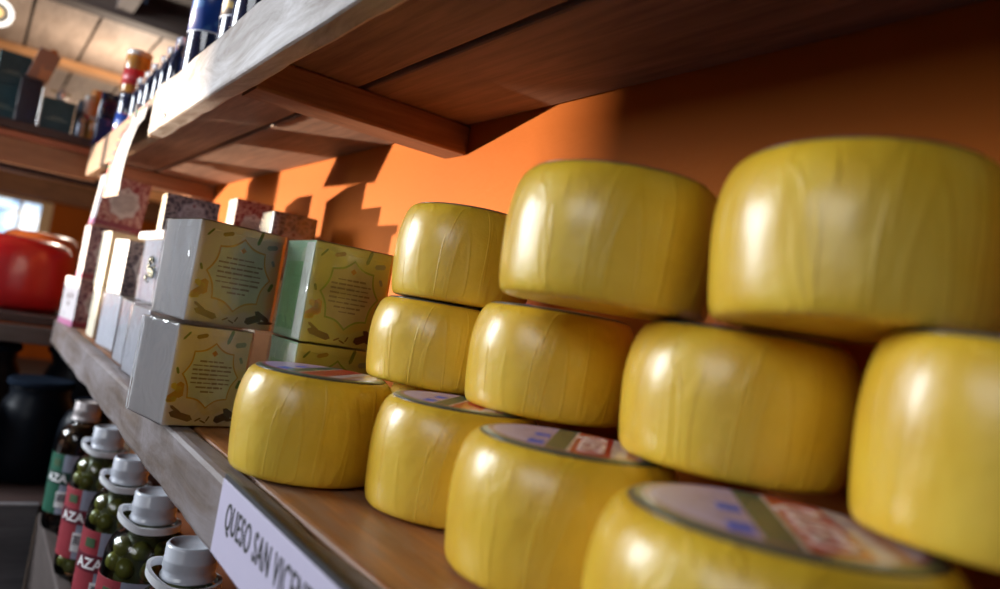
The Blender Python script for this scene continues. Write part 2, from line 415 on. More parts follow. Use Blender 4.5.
CHEESES = [
 ('yellow waxed cheese wheel at the front of the shelf nearest the boxes, label on top', -3.378, 1.40, -.79, .357, .468, (0, 0), 0),
 ('yellow cheese wheel in the bottom row, second to the right from the boxes', -2.76, 1.80, -.79, .360, .462, (0, 0), 0),
 ('bottom-row yellow cheese wheel beside the front one, blue marks showing on its label', -1.985, 1.765, -.79, .385, .458, (0, 0), 1),
 ('nearest bottom-row yellow cheese wheel, its label showing wide green and red bands', -1.10, 1.665, -.79, .432, .455, (0, 0), 1),
 ('small yellow cheese wheel in the middle layer touching the yellow-green box', -3.41, 2.04, -.33, .379, .42, (0, 0), 0),
 ('middle-layer yellow cheese wheel, second from the yellow-green box', -2.62, 2.125, -.325, .36, .45, (0, 0), 0),
 ('middle-layer yellow cheese wheel, third from the yellow-green box', -1.63, 2.13, -.325, .372, .45, (0, 0), 0),
 ('middle-layer yellow cheese wheel cut by the right edge of the picture', -.79, 2.02, -.318, .308, .482, (0, 0), 0),
 ('topmost yellow cheese wheel farthest left, in front of the sunlit orange wall', -3.355, 2.05, .096, .355, .475, (0, 0), 0),
 ('topmost yellow cheese wheel in the middle of the three top wheels', -2.03, 1.83, .135, .381, .46, (0, 0), 0),
 ('largest-looking yellow cheese wheel, topmost at the right', -1.19, 1.985, .150, .386, .462, (0, rr(-3)), 0),
 ('yellow cheese wheel hidden at the back of the bottom row behind the left wheels', -3.50, 2.20, -.79, .345, .455, (0, 0), 0),
 ('yellow cheese wheel hidden at the back of the bottom row at the right end', -.33, 2.18, -.79, .35, .455, (0, 0), 0),
]
for i, (lb, x, y, z, R, H, tl, tx) in enumerate(CHEESES):
    make_cheese(i, lb, x, y, z + .002, R, H, tl, 0, tx)

# ------------------------------------------------------------------ gift boxes
gold = plain('gold_ink', (.55, .30, .06), .4)
ink = plain('dark_ink', (.10, .08, .09), .6)
plain('cream_card', (.80, .72, .56), .5); plain('white_card', (.85, .84, .86), .4); plain('bot_dark', (.13, .05, .03), .5)
plain('box_top_card', (.62, .56, .42), .5); plain('grey_metal', (.30, .33, .40), .25, .8)
speckle('white_leafy_front', (.80, .76, .78), (.10, .08, .10), .70, 60); ornate('charcoal_ornate', (.045, .035, .055), (.24, .20, .22))
def medallion(r, n=8, lobe=.16, steps=64):
    return [(r * (1 - lobe * abs(math.sin(n / 2 * a)) ** .8) * math.cos(a), 1.12 * r * (1 - lobe * abs(math.sin(n / 2 * a)) ** .8) * math.sin(a)) for a in [2 * PI * i / steps for i in range(steps)]]
def poly_plate(bm, pts, x, th, mi=0):
    A = [bm.verts.new((x, p, q)) for p, q in pts]; B = [bm.verts.new((x + th, p, q)) for p, q in pts]
    bm.faces.new(A[::-1]).material_index = mi; bm.faces.new(B).material_index = mi
    for i in range(len(pts)):
        j = (i + 1) % len(pts); bm.faces.new((A[i], A[j], B[j], B[i])).material_index = mi
def leaf(bm, cy, cz, ln, wd, ang, x, mi):
    pts = []
    for k in range(8):
        a = 2 * PI * k / 8; p, q = ln * math.cos(a), wd * math.sin(a) * (1 + .3 * math.cos(2 * a))
        pts.append((cy + p * math.cos(ang) - q * math.sin(ang), cz + p * math.sin(ang) + q * math.cos(ang)))
    poly_plate(bm, pts, x, .0015, mi)
STY = {
 'cream': dict(side=lambda: speckle('cream_box_side', (.80, .70, .64), (.78, .64, .36), .56, 16), front=lambda: speckle('cream_box_front', (.86, .86, .88), (.62, .50, .56), .64, 18), lab=(.68, .72, .68), rim=(.62, .36, .10), bot=True),
 'green': dict(side=lambda: speckle('lime_box_side', (.66, .66, .30), (.70, .60, .20), .58, 16), front=lambda: speckle('green_box_front', (.42, .62, .42), (.66, .74, .56), .56, 22), lab=(.62, .56, .42), rim=(.28, .42, .10), bot=True),
 'purple': dict(side=lambda: ornate('purple_ornate', (.085, .02, .05), (.34, .24, .27)), front=lambda: speckle('white_leafy_front', (.80, .76, .78), (.10, .08, .10), .70, 60), lab=(.42, .40, .44), rim=(.35, .15, .2), bot=False),
 'red': dict(side=lambda: ornate('wine_ornate', (.20, .02, .03), (.48, .28, .26)), front=lambda: speckle('white_leafy_front', 0, 0), lab=(.50, .47, .48), rim=(.22, .03, .04), bot=False),
 'dark': dict(side=lambda: ornate('charcoal_ornate', (.045, .035, .055), (.24, .20, .22)), front=lambda: plain('cream_card', (.80, .72, .56), .5), lab=(.30, .27, .31), rim=(.10, .08, .12), bot=False),
 'white': dict(side=lambda: ornate('charcoal_ornate', 0, 0), front=lambda: plain('white_card', (.85, .84, .86), .4), lab=(.45, .43, .47), rim=(.12, .1, .14), bot=False),
 'kraft': dict(side=lambda: plain('tan_card', (.42, .33, .20), .6), front=lambda: plain('cream_card', 0), lab=None, rim=None, bot=False),
 'silver': dict(side=lambda: plain('grey_card', (.42, .40, .44), .4), front=lambda: speckle('silvery_film_front', (.78, .80, .88), (.60, .54, .66), .6, 16), lab=None, rim=None, bot=False),
}
def gift_box(label, style, x, y, z, rot, w, d, h, wrap=False, tilt=(0, 0), detail=True, group='boxed teas on the cheese shelf'):
    """(x, y) is the near front corner; w runs back along the shelf, d towards the wall"""
    s = STY[style]
    t = thing('gift_box', label, 'box', (x, y, z), 0, group, (tilt[0], tilt[1], rot))
    g = .0
    c = link('carton', box(-w, 0, 0, d, 0, h, 0, dict(front=1, left=1, top=2)), [s['side'](), s['front'](), plain('box_top_card', (.62, .56, .42), .5) if style != 'silver' else s['front']()], t, bevel=.006)
    fl = link('lid_flap', box(-w - .002, .002, -.002, d + .002, h - .045, h + .002, 0, dict(front=1, left=1, top=2)), [s['side'](), s['front'](), plain('box_top_card', 0)], t, bevel=.004)
    if s['lab'] and detail:
        r = min(d, h) * .36
        cy, cz = d * .52, h * .52
        bm = bmesh.new(); poly_plate(bm, [(cy + p * 1.07, cz + q * 1.07) for p, q in medallion(r)], .0025, .002)
        lb = link('label', bm, plain('rim_' + style, s['rim'], .4), t)
        bm = bmesh.new(); poly_plate(bm, [(cy + p, cz + q) for p, q in medallion(r)], .0035, .003)
        link('label_panel', bm, plain('panel_' + style, s['lab'], .45), lb)
        bm = bmesh.new(); rnd = random.Random(len(label))
        poly_plate(bm, [(cy + .018 * math.cos(a), cz + r * .80 + .018 * math.sin(a)) for a in [k * PI / 2 for k in range(4)]], .0065, .002)
        link('emblem', bm, plain('emblem_' + style, (.55, .25, .05) if s['bot'] else (.15, .03, .04), .4), lb)
        bm = bmesh.new()
        for ln in range(8):
            zz = cz + r * (.50 - ln * .155); half = r * (.72 if 0 < ln < 6 else .5) * (1 if ln < 7 else .6); yy = cy - half
            while yy < cy + half - .012:
                ww = rnd.uniform(.022, .06); e = min(yy + ww, cy + half)
                q = rnd.uniform(.003, .006)
                bx(bm, .0065, .0082, yy, e, zz - q, zz + q); yy = e + .006
        link('printed_lines', bm, plain('ink_' + style, (.28, .22, .20) if s['bot'] else (.12, .09, .1), .6), lb)
    if s['bot']:
        bm = bmesh.new(); X = .003; rnd = random.Random(3)
        for (a, b, ln, wd, an, mi) in ((.32, .91, .035, .016, .3, 1), (.70, .93, .045, .014, 1.3, 2), (.86, .86, .035, .02, .2, 3), (.12, .90, .03, .008, .9, 2), (.9, .70, .02, .012, 2, 3),
                 (.22, .10, .07, .026, -.25, 4), (.14, .16, .04, .012, -.6, 4), (.78, .10, .055, .03, .4, 5), (.88, .14, .055, .02, -.5, 5), (.93, .08, .05, .012, .1, 5),
                 (.09, .30, .045, .03, .7, 6), (.15, .36, .045, .03, 1.6, 6), (.10, .38, .035, .022, 2.6, 0), (.06, .26, .03, .02, .2, 0), (.45, .07, .02, .006, .5, 4), (.52, .05, .02, .006, -.4, 4), (.58, .08, .018, .006, 1.1, 4), (.92, .45, .028, .014, 1.2, 2), (.08, .55, .02, .01, 1.9, 2)):
            leaf(bm, a * d, b * h, ln, wd, an, X, mi)
        link('printed_botanicals', bm, [plain('bot_yellow', (.75, .55, .08), .5), plain('bot_ochre', (.42, .27, .07), .5), plain('bot_green', (.14, .22, .05), .5), plain('bot_grey', (.32, .38, .38), .5), plain('bot_brown', (.20, .10, .05), .5), plain('bot_dark', (.13, .05, .03), .5), plain('bot_orange', (.70, .33, .05), .5)], t)
    if style == 'green':
        link('white_panel', box(-.13, -.002, -.003, -.0005, .01, h - .01), plain('white_panel_card', (.78, .82, .74), .4), t)
        link('green_panel', box(-w + .05, -.15, -.003, -.0005, .05, h - .12), plain('leaf_green_panel', (.30, .54, .26), .4), t)
    if style in ('purple', 'red') and detail:
        link('base_band', box(-w - .003, .003, -.003, d + .003, 0, .07, 0, dict(front=1)), [plain('wine_band', (.17, .015, .04), .4), plain('pink_band', (.55, .20, .36), .4)], t)
        bm = bmesh.new()
        for a, b in ((.35, .62), (.6, .60), (.5, .45)):
            bx(bm, -w * a - .02, -w * a + .02, -.004, -.001, h * b - .03, h * b + .03)
        if style == 'purple': link('printed_leaves', bm, plain('bot_dark', 0), t)
        else: bm.free()
    if wrap:
        link('cellophane_wrap', box(-w - .012, .012, -.012, d + .012, .001, h + .006), film(), t, bevel=.012)
    return t
rr = math.radians
gift_box('cream botanical gift box at the shelf edge, under its twin, beside the front cheese', 'cream', -4.32, .95, -.789, rr(12), .47, .43, .545, True)
gift_box('cream botanical gift box stacked on top of its twin', 'cream', -4.482, 1.0, -.229, rr(6.7), .578, .506, .575, True)
gift_box('yellow-green botanical gift box on top, beside the small left cheeses', 'green', -3.986, 1.49, -.229, rr(-.8), .46, .46, .555, True)
gift_box('yellow-green botanical gift box at the bottom, mostly hidden behind the front cheese', 'green', -3.986, 1.49, -.789, rr(-.8), .46, .46, .55, True)
gift_box('silvery wrapped box in the bottom row just behind the cream botanical boxes', 'silver', -6.02, 1.11, -.789, rr(3.2), .57, .45, .52, True)
gift_box('silvery wrapped box in the bottom row, second behind the cream botanical boxes', 'silver', -6.76, 1.125, -.789, rr(.8), .60, .45, .525, True)
gift_box('silvery wrapped box in the bottom row under the white box with a charcoal side', 'silver', -7.95, 1.19, -.789, rr(5.4), .66, .45, .524, True)
gift_box('narrow cream box in the bottom row left of the silvery boxes', 'kraft', -9.15, 1.16, -.789, rr(1), .48, .45, .545)
gift_box('purple ornate gift box at the far end of the bottom row', 'purple', -10.35, 1.075, -.789, rr(8), .66, .45, .585)
gift_box('purple ornate gift box standing on another purple one under the tilted red box', 'purple', -10.38, 1.08, -.196, rr(1.1), .45, .45, .645)
gift_box('wine-red ornate gift box tilted on top of the far stack behind the hanging price list', 'red', -10.0, 1.06, .462, rr(1), .40, .50, .60, False, (rr(-3.5), 0))
gift_box('plain cream-fronted box in the second layer beside the purple box', 'kraft', -9.4, 1.19, -.238, rr(3.9), .44, .45, .62)
gift_box('white-fronted box with a charcoal ornate side, left of the silvery panel box', 'white', -8.25, 1.21, -.259, rr(6), .50, .45, .545)
sb = gift_box('wide silvery box with a dark flower ornament and a white overhanging lid', 'silver', -6.80, 1.28, -.26, 0, 1.0, .46, .555, True)
link('white_lid', box(-1.12, .04, -.05, .5, .56, .63), plain('white_card', 0), sb, bevel=.012)
bm = bmesh.new(); rnd = random.Random(5)
for k in range(26):
    a = rnd.uniform(0, 2 * PI); r = rnd.uniform(.0, .15)
    cx, cz = -.38 + r * math.cos(a) * 1.4, .28 + r * math.sin(a) * .75
    bmesh.ops.create_icosphere(bm, subdivisions=1, radius=rnd.uniform(.018, .034), matrix=Matrix.Translation((cx, -.03, cz)) @ Matrix.Diagonal((1.2, .5, 1, 1)))
link('flower_ornament', bm, plain('dark_metal_flower', (.05, .06, .05), .3, .7, .5, 60), sb, smooth=True)
gift_box('charcoal ornate gift box on the white lid, left of the post', 'dark', -7.36, 1.31, .375, rr(-4), .33, .46, .36)
gift_box('wine-red ornate gift box against the orange wall', 'red', -7.794, 2.03, .33, rr(-4), .38, .36, .55)
gift_box('charcoal gift box in crumpled cellophane against the orange wall', 'dark', -6.318, 1.96, .12, rr(-4), .373, .358, .56, True)
for k, (bx_, by_, h_, n_) in enumerate(((-7.76, 2.03, .555, 2), (-6.29, 1.96, .45, 2))):
    for j in range(n_):
        gift_box('plain tan box %s the %s box by the wall' % (('at the bottom of the stack under', 'directly under')[j], ('wine-red', 'charcoal')[k]),
                 'kraft', bx_, by_, -.789 + j * (h_ + .003), rr(-4), .42, .40, h_, False, detail=False)

# ------------------------------------------------------------------ price sign and hanging price list
ps = thing('price_sign', 'pale lilac price sign on the shelf edge reading QUESO SAN VICENTE', 'sign', (-3.165, .985, -.775), rot=(0, rr(.3), 0))
bm = box(0, 2.1, -.012, 0, -.30, 0)
link('sign_board', bm, plain('lilac_card', (.60, .56, .73), .5, var=.01), ps, bevel=.003)
tb = text_bm('QUESO SAN VICENTE', .107, .002, .004, .62, 1.12)
for v in tb.verts: v.co = Vector((.12 + v.co.x, -.0125 - v.co.z, -.165 + v.co.y))
link('lettering', tb, plain('charcoal_ink', (.035, .035, .035), .6), ps)
link('hanging_rail', box(-.0, 2.1, -.006, .01, .0, .02), plain('dark_rail', (.03, .03, .035), .5), ps)

pl = thing('price_list', 'white price list with red and green marks hanging from the overhead shelf', 'price list', (-7.05, 1.0, 1.42))
bm = bmesh.new(); nx, nz = 12, 12; vs = []
for sidey in (0, .006):
    g = []
    for j in range(nz + 1):
        row = []
        for i in range(nx + 1):
            u, v = i / nx, j / nz
            x_ = -1.05 * u - .55 * v; z_ = -.78 * v + .03 * u
            y_ = -.02 - .05 * math.sin(v * 2.6) * (v > .2) + sidey
            row.append(bm.verts.new((x_, y_, z_)))
        g.append(row)
    vs.append(g)
for g in vs:
    for j in range(nz):
        for i in range(nx): bm.faces.new((g[j][i], g[j][i + 1], g[j + 1][i + 1], g[j + 1][i]))
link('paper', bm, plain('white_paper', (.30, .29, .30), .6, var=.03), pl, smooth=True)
def on_paper(u, v, w_, h_, bm, mi):
    q = []
    for du, dv in ((0, 0), (w_, 0), (w_, h_), (0, h_)):
        a, b = u + du, v + dv
        q.append(bm.verts.new((-1.05 * a - .55 * b, -.0265 - .05 * math.sin(b * 2.6) * (b > .2), -.78 * b + .03 * a)))
    bm.faces.new(q).material_index = mi
bm = bmesh.new(); rnd = random.Random(2)
for k in range(26): on_paper(.78, .04 + k * .036, .20, .029, bm, k % 3 if k % 3 < 2 else 0)
for k in range(14): on_paper(.03 + k * .065, .015, .05, .03, bm, (k // 2) % 2)
on_paper(.0, .955, 1, .04, bm, 2)
for k in range(22):
    on_paper(.10, .10 + k * .038, rnd.uniform(.4, .62), .009, bm, 3)
link('paper_clip', box(-.62, -.56, -.034, .027, -.06, .07), plain('steel', 0), pl)
link('printed_marks', bm, [plain('mark_red', (.65, .06, .06), .5), plain('mark_green', (.04, .28, .10), .5), plain('mark_orange', (.65, .18, .08), .5), plain('mark_grey', (.45, .42, .45), .5)], pl)

# ------------------------------------------------------------------ olive jars
clear = film('clear_glass', (.86, .92, .86), .0, .03)
olive_m = plain('olive_green', (.20, .19, .035), .3, 0, .35, 60, .4)
dark_olive = plain('black_olive', (.045, .018, .012), .25, 0, .3, 60, .5)
lidm = plain('white_lid_metal', (.62, .66, .74), .3, 0, .06, 40, .4)
lidm2 = plain('pale_grey_lid', (.50, .46, .46), .35, .2)
ringm = plain('white_plastic', (.78, .80, .84), .35)
def jar_R(z, R, H):
    """outer radius of the jar at height z"""
    pts = [(0, .82), (.02, .95), (.06, 1), (.62, 1), (.70, .97), (.755, .90), (.79, .78), (.815, .58), (.83, .48), (1, .48)]
    zz = z / H
    for (a, r0), (b, r1) in zip(pts, pts[1:]):
        if a <= zz <= b: return R * (r0 + (r1 - r0) * (zz - a) / (b - a))
    return R * .58
def cyl_patch(a0, a1, z0, z1, r, n=20, th=.004):
    """curved panel; the angle runs from the front (-y) round to +x, in degrees"""
    bm = bmesh.new(); g = []
    for rad in (r, r + th):
        rw = []
        for i in range(n + 1):
            a = math.radians(a0 + (a1 - a0) * i / n) - PI / 2
            rw.append([bm.verts.new((rad * math.cos(a), rad * math.sin(a), z)) for z in (z0, z1)])
        g.append(rw)
    for rw in g:
        for A, B in zip(rw, rw[1:]): bm.faces.new((A[0], B[0], B[1], A[1]))
    for k in (0, 1):
        for i in range(n): bm.faces.new((g[0][i][k], g[0][i + 1][k], g[1][i + 1][k], g[1][i][k]))
    for i in (0, n): bm.faces.new((g[0][i][0], g[0][i][1], g[1][i][1], g[1][i][0]))
    return bm
def wrap_text(txt, h, a0, z0, r, sx=.9):
    tb = text_bm(txt, h, 0, .03, sx)
    bmesh.ops.subdivide_edges(tb, edges=tb.edges[:], cuts=1)
    for v in tb.verts:
        a = math.radians(a0) - PI / 2 + v.co.x / r
        v.co = Vector((r * math.cos(a), r * math.sin(a), z0 + v.co.y))
    return tb
def olive_jar(label, x, y, R, H, scheme, handle, rz=0):
    zb = -2.78
    t = thing('olive_jar', label, 'jar', (x, y, zb), rz, 'olive jars on the low shelf')
    zs = [0, .01, .02, .04, .06, .2, .4, .62, .66, .70, .73, .76, .785, .81, .83, .845, .86, .95]
    link('glass_jar', lathe(bmesh.new(), [(jar_R(a * H, R, H), a * H) for a in zs], 48), clear if scheme != 'dark' else film('brown_glass', (.5, .38, .3), 0, .04), t, smooth=True)
    lr = R * .53
    bm = lathe(bmesh.new(), [(lr * .9, H * .85), (lr * 1.0, H * .853), (lr * 1.07, H * .858), (lr * 1.07, H * .868), (lr * 1.0, H * .875), (lr * 1.0, H * .90), (lr * 1.04, H * .905), (lr, H * .93), (lr * 1.03, H * .935), (lr, H * .94), (lr, H * .99), (lr * .94, H), (lr * .86, H * 1.002), (lr * .84, H * .996), (lr * .02, H * .996)], 48)
    link('lid', bm, lidm if scheme != 'dark' else lidm2, t, smooth=True)
    br = R * .66
    link('brine', lathe(bmesh.new(), [(br, .03 * H), (br, .70 * H), (br * .72, .80 * H)], 32), plain('murky_brine', (.055, .055, .02), .3), t, smooth=True)
    if handle:
        bm = bmesh.new(); rg = []; hr = R * .62
        for i in range(48):
            a = 2 * PI * i / 48; lift = .055 * H * max(0, math.cos(a - rr(235))) ** 1.5
            r0 = hr * (1 + .25 * max(0, math.cos(a - rr(235))) ** 2)
            rg.append([bm.verts.new(((r0 + p) * math.cos(a), (r0 + p) * math.sin(a), .815 * H + lift + q)) for p, q in ((0, 0), (.022, .0), (.022, .045), (0, .045))])
        for i in range(48):
            A, B = rg[i], rg[(i + 1) % 48]
            for k in range(4): bm.faces.new((A[k], A[(k + 1) % 4], B[(k + 1) % 4], B[k]))
        link('carry_ring', bm, ringm, t, smooth=False)
    main = plain('label_red_paper', (.30, .035, .05), .45) if scheme == 'red' else plain('label_green_paper', (.012, .10, .06), .45)
    z0, z1 = .15 * H, .60 * H
    lb = link('label', cyl_patch(-70, 52, z0, z1, R + .002), main, t)
    link('label_back', cyl_patch(52, 210, z0, z1, R + .002), plain('label_blue_grey', (.30, .33, .43), .45), lb)
    link('brand_band', cyl_patch(-10, 84, .375 * H, .47 * H, R + .006), plain('band_' + scheme, (.13, .015, .03) if scheme == 'red' else (.01, .05, .035), .4), lb)
    link('lettering', wrap_text('AZA', .080, 12, .393 * H, R + .0112, 1.1), plain('letter_white', (.80, .80, .82), .5), lb)
    link('barcode_panel', cyl_patch(48, 108, .20 * H, .32 * H, R + .006), plain('letter_white', 0), lb)
    bm = bmesh.new(); rnd = random.Random(1)
    a = 51
    while a < 102:
        w_ = rnd.uniform(.8, 2.4); p = cyl_patch(a, a + w_, .245 * H, .305 * H, R + .0105, 1, .001); me = bpy.data.meshes.new('q'); p.to_mesh(me); p.free(); bm.from_mesh(me); bpy.data.meshes.remove(me); a += w_ + rnd.uniform(.8, 2)
    link('barcode', bm, plain('bar_ink', (.03, .03, .05), .6), lb)
    link('printed_leaf', cyl_patch(24, 44, .51 * H, .56 * H, R + .006, 6), plain('leaf_print', (.05, .10, .045), .5), lb)
    return t
JARS = [('tall dark olive jar with a green label, farthest of the jars on the low shelf', -9.05, 1.24, .24, 1.33, 'dark', False),
        ('red-labelled olive jar standing next to the dark green-labelled one', -7.70, 1.27, .25, 1.33, 'red', True),
        ('red-labelled olive jar in the middle of the row of five', -6.50, 1.27, .25, 1.33, 'red', True),
        ('red-labelled olive jar with large olives showing, second nearest the price sign', -5.50, 1.27, .265, 1.33, 'red', True),
        ('olive jar nearest the price sign, only shoulder and white ring showing', -4.45, 1.27, .27, 1.32, 'red', True)]
bm = bmesh.new(); bmesh.ops.create_uvsphere(bm, u_segments=14, v_segments=10, radius=1)
ol_me = bpy.data.meshes.new('olive'); 
for f in bm.faces: f.smooth = True
bm.to_mesh(ol_me); bm.free()
om = {}
for k, m in (('red', olive_m), ('dark', dark_olive)):
    om[k] = ol_me.copy(); om[k].materials.append(m)
for ji, (lb, x, y, R, H, sc, hd) in enumerate(JARS):
    sch = 'green' if sc == 'dark' else 'red'
    t = olive_jar(lb, x, y, R, H, sc if sc == 'red' else 'dark', hd)
    r_ol = .068
    zz = .055 * H if ji in (1,) else .60 * H; cnt = 0; rnd = random.Random(ji)
    spans = [(.03 * H, .15 * H), (.59 * H, .82 * H)]
    for s0, s1 in spans:
        z = s0 + r_ol
        lay = 0
        while z < s1:
            Rr = jar_R(z, R, H) - r_ol * 1.12 - .006
            n = max(3, int(2 * PI * Rr / (r_ol * 2.12)))
            for k in range(n):
                a = 2 * PI * (k + .5 * (lay % 2)) / n
                if math.cos(a + rr(10)) < -.35: continue
                o = bpy.data.objects.new('olive', om[sc]); COL.objects.link(o)
                o.location = W(x + Rr * math.cos(a), y + Rr * math.sin(a), -2.78 + z)
                s_ = r_ol * U * .98
                o.scale = (s_ * .92, s_ * .92, s_ * 1.0); o.rotation_euler = (rnd.uniform(-.5, .5), rnd.uniform(-.5, .5), 0)
                tag(o, ('dark olive inside the farthest jar with the green label', 'green olive in the jar next to the dark one', 'green olive in the middle jar of the row', 'green olive in the second jar from the price sign', 'green olive in the jar nearest the price sign')[ji], 'olive', 'olives in ' + ('the dark jar', 'the second jar', 'the middle jar', 'the fourth jar', 'the nearest jar')[ji])
            z += r_ol * 1.78; lay += 1

# dark glass jars on the low deck at the bottom left
dglass = plain('black_glass', (.004, .006, .010), .38, 0, .2, 10, 0.)
dglass.node_tree.nodes['Principled BSDF'].inputs['Specular IOR Level'].default_value = .12
_dl = plain('dark_lid', (.010, .015, .025), .4); _dl.node_tree.nodes['Principled BSDF'].inputs['Specular IOR Level'].default_value = .0
def demijohn(label, x, y, z, R, H, neck=.6, lid=True):
    t = thing('dark_glass_jar', label, 'jar', (x, y, z), 0, 'dark jars on the low deck')
    pr = [(R * .9, 0), (R, .03 * H), (R * 1.02, .3 * H), (R, .62 * H), (R * .93, .74 * H), (R * .78, .84 * H), (R * neck, .90 * H), (R * neck, .95 * H)]
    link('glass_body', lathe(bmesh.new(), pr, 48), dglass, t, smooth=True)
    r = R * neck * 1.08
    link('lid', lathe(bmesh.new(), [(r, .93 * H), (r * 1.03, .94 * H), (r * 1.03, .985 * H), (r * .96, H), (r * .9, .995 * H)], 48), plain('dark_lid', (.012, .018, .03), .35), t, smooth=True)
    return t
demijohn('dark glass jar with a wide flat lid, just under the far shelf', -12.6, 1.55, -2.745, .50, 1.50, .85)
demijohn('dark glass jar with a blue-lit rim in front of the wide flat lidded jar', -11.0, .95, -2.745, .42, 1.22, .80)
demijohn('dark glass jar at the left edge of the picture, its lid catching light', -12.7, .35, -2.745, .48, 1.46, .80)
demijohn('low dark glass jar nearest at the left edge of the picture', -11.0, .02, -2.745, .42, 1.02, .8)
demijohn('dark glass jar with a narrow neck beside the olive jars', -10.45, 1.45, -2.745, .30, 1.10, .5)

# ------------------------------------------------------------------ red cheeses on the far shelf
def red_cheese(label, x, y, z, R, H, m):
    t = tag(link('red_cheese_wheel', lathe(bmesh.new(), [(R * .7, 0), (R * .86, .02 * H), (R * .96, .12 * H), (R, .3 * H), (R * 1.01, .5 * H), (R, .68 * H), (R * .95, .84 * H), (R * .85, .95 * H), (R * .7, 1.0 * H), (R * .02, 1.02 * H)], 64), m, None, (x, y, z), smooth=True), label, 'cheese', 'red waxed cheeses on the far shelf')
    return t
red = red_wax('red_wax', (.46, .012, .016)); orw = red_wax('orange_wax', (.72, .16, .03)); brwx = red_wax('amber_wax', (.50, .22, .06))
red_cheese('large glossy red waxed cheese at the front of the far shelf', -13.2, .40, -.828, .86, 1.03, red)
red_cheese('orange-red waxed cheese just behind the large red one', -14.72, .85, -.828, .60, 1.17, orw).scale = (1, 1, 1)
red_cheese('amber waxed cheese farthest back at the left edge', -14.8, -.45, -.828, .55, 1.36, brwx)

# ------------------------------------------------------------------ things on the far upper shelf
ZS = 1.703
teal = plain('teal_card', (.018, .055, .065), .35, 0, .2); tealt = plain('teal_print', (.20, .24, .20), .4)
def teal_box(label, x, y, z, w, d, h, rz=0, group='dark teal boxes on the far upper shelf'):
    t = thing('teal_box', label, 'box', (x, y, z), rz, group)
    link('carton', box(-d, 0, 0, w, 0, h), teal, t, bevel=.008)
    link('lid', box(-d - .004, .004, -.004, w + .004, h * .72, h + .004), teal, t, bevel=.008)
    bm = bmesh.new()
    for k, (a, b) in enumerate(((.30, .70), (.15, .85))): bx(bm, .0045, .007, w * a, w * b, h * (.42 - .07 * k), h * (.445 - .07 * k))
    link('printed_lines', bm, tealt, t)
    return t
teal_box('dark teal box at the bottom of the pair by the left edge', -12.5, -.22, ZS, .40, .36, .50)
teal_box('dark teal box on top of its twin by the left edge', -12.48, -.16, ZS + .505, .37, .34, .44, rr(3))
teal_box('squat dark teal box alone, right of the tilted card', -12.22, .42, ZS, .38, .34, .43)
nb = thing('wrapped_box', 'near-black gift box in loose cellophane between the teal boxes', 'box', (-12.32, .0, ZS + .0), 0)
nb.location = W(-12.42, .10 - .32, ZS)
link('carton', box(-.02, .2, 0.35, .60, 0, .62), plain('near_black_card', (.025, .02, .025), .35), nb, bevel=.01)
link('cellophane_wrap', (lambda b: (bx(b, -.035, .215, .335, .615, 0, .64), b)[1])(bmesh.new()), film(), nb, bevel=.015)
cdv = thing('display_card', 'small brown picture card standing tilted on the dark box', 'card', (-12.33, .16, ZS + .645), rot=(rr(-14), 0, rr(12)))
link('card', box(0, .02, 0, .27, 0, .48), speckle('brown_picture', (.22, .17, .16), (.42, .25, .15), .5, 18), cdv, bevel=.004)
link('card_tab', lathe(bmesh.new(), [(.055, 0), (.055, .015)], 20), plain('tab_brown', (.4, .18, .07), .5), cdv, (-.0, .17, .48), rot=(0, PI / 2, 0))
cup = tag(link('silver_canister', lathe(bmesh.new(), [(.08, 0), (.085, .02), (.085, .20), (.08, .27), (.06, .31), (.03, .335), (.01, .34)], 32), plain('grey_metal', (.30, .33, .40), .25, .8), None, (-12.35, .905, ZS), smooth=True), 'rounded grey metal canister with a domed top beside the squat teal box', 'canister')
fin = tag(link('upright_plaque', lathe(bmesh.new(), [(.06, 0), (.07, .05), (.07, .46), (.05, .56), (.01, .60)], 6), plain('slate_blue', (.10, .13, .18), .35), None, (-12.62, .90, ZS), smooth=False), 'slate-blue pointed object standing behind the grey canister', 'ornament')
orn = thing('silver_ornament', 'small bright silver and gold ornament shining above the squat teal box', 'ornament', (-12.36, .62, ZS + .436))
link('drop', lathe(bmesh.new(), [(.02, 0), (.06, .03), (.07, .08), (.05, .13), (.02, .18)], 20), plain('bright_silver', (.85, .85, .88), .25, .6), orn, smooth=True)
link('wings', box(-.02, 0, -.14, .12, .12, .135), plain('gold_wing', (.40, .28, .10), .35, .5), orn)

# ------------------------------------------------------------------ jars, tins and bottles on the overhead shelf
ZT = 1.53
def far_jar(name, label, x, y, z, R, H, body, lidc, band=None, contents=None, group='jars and tins on the overhead shelf', cat='jar'):
    t = thing(name, label, cat, (x, y, z), 0, group)
    link('body', lathe(bmesh.new(), [(R * .92, 0), (R, .03 * H), (R, .80 * H), (R * .95, .87 * H), (R * .93, .90 * H)], 32), body, t, smooth=True)
    link('lid', lathe(bmesh.new(), [(R * .96, .88 * H), (R * 1.0, .89 * H), (R * 1.0, .98 * H), (R * .94, 1.0 * H)], 32), lidc, t, smooth=True)
    if band: link('label', lathe(bmesh.new(), [(R * 1.01, .18 * H), (R * 1.012, .18 * H), (R * 1.012, .55 * H), (R * 1.01, .55 * H)], 32, cap=False), band, t, smooth=True)
    return t
amber = plain('amber_preserve', (.42, .19, .04), .15, 0, .3, 60, .6); silverlid = plain('grey_lid', (.55, .53, .50), .35, .3)
navy = plain('navy_glossy', (.012, .018, .05), .12, 0, .3, 20, .6); navyb = plain('navy_label', (.02, .04, .22), .3)
orlid = plain('orange_lid', (.60, .25, .06), .4, .2); redband = plain('red_band', (.50, .03, .04), .4)
picture = speckle('red_blue_picture', (.03, .09, .42), (.50, .03, .03), .54, 34)
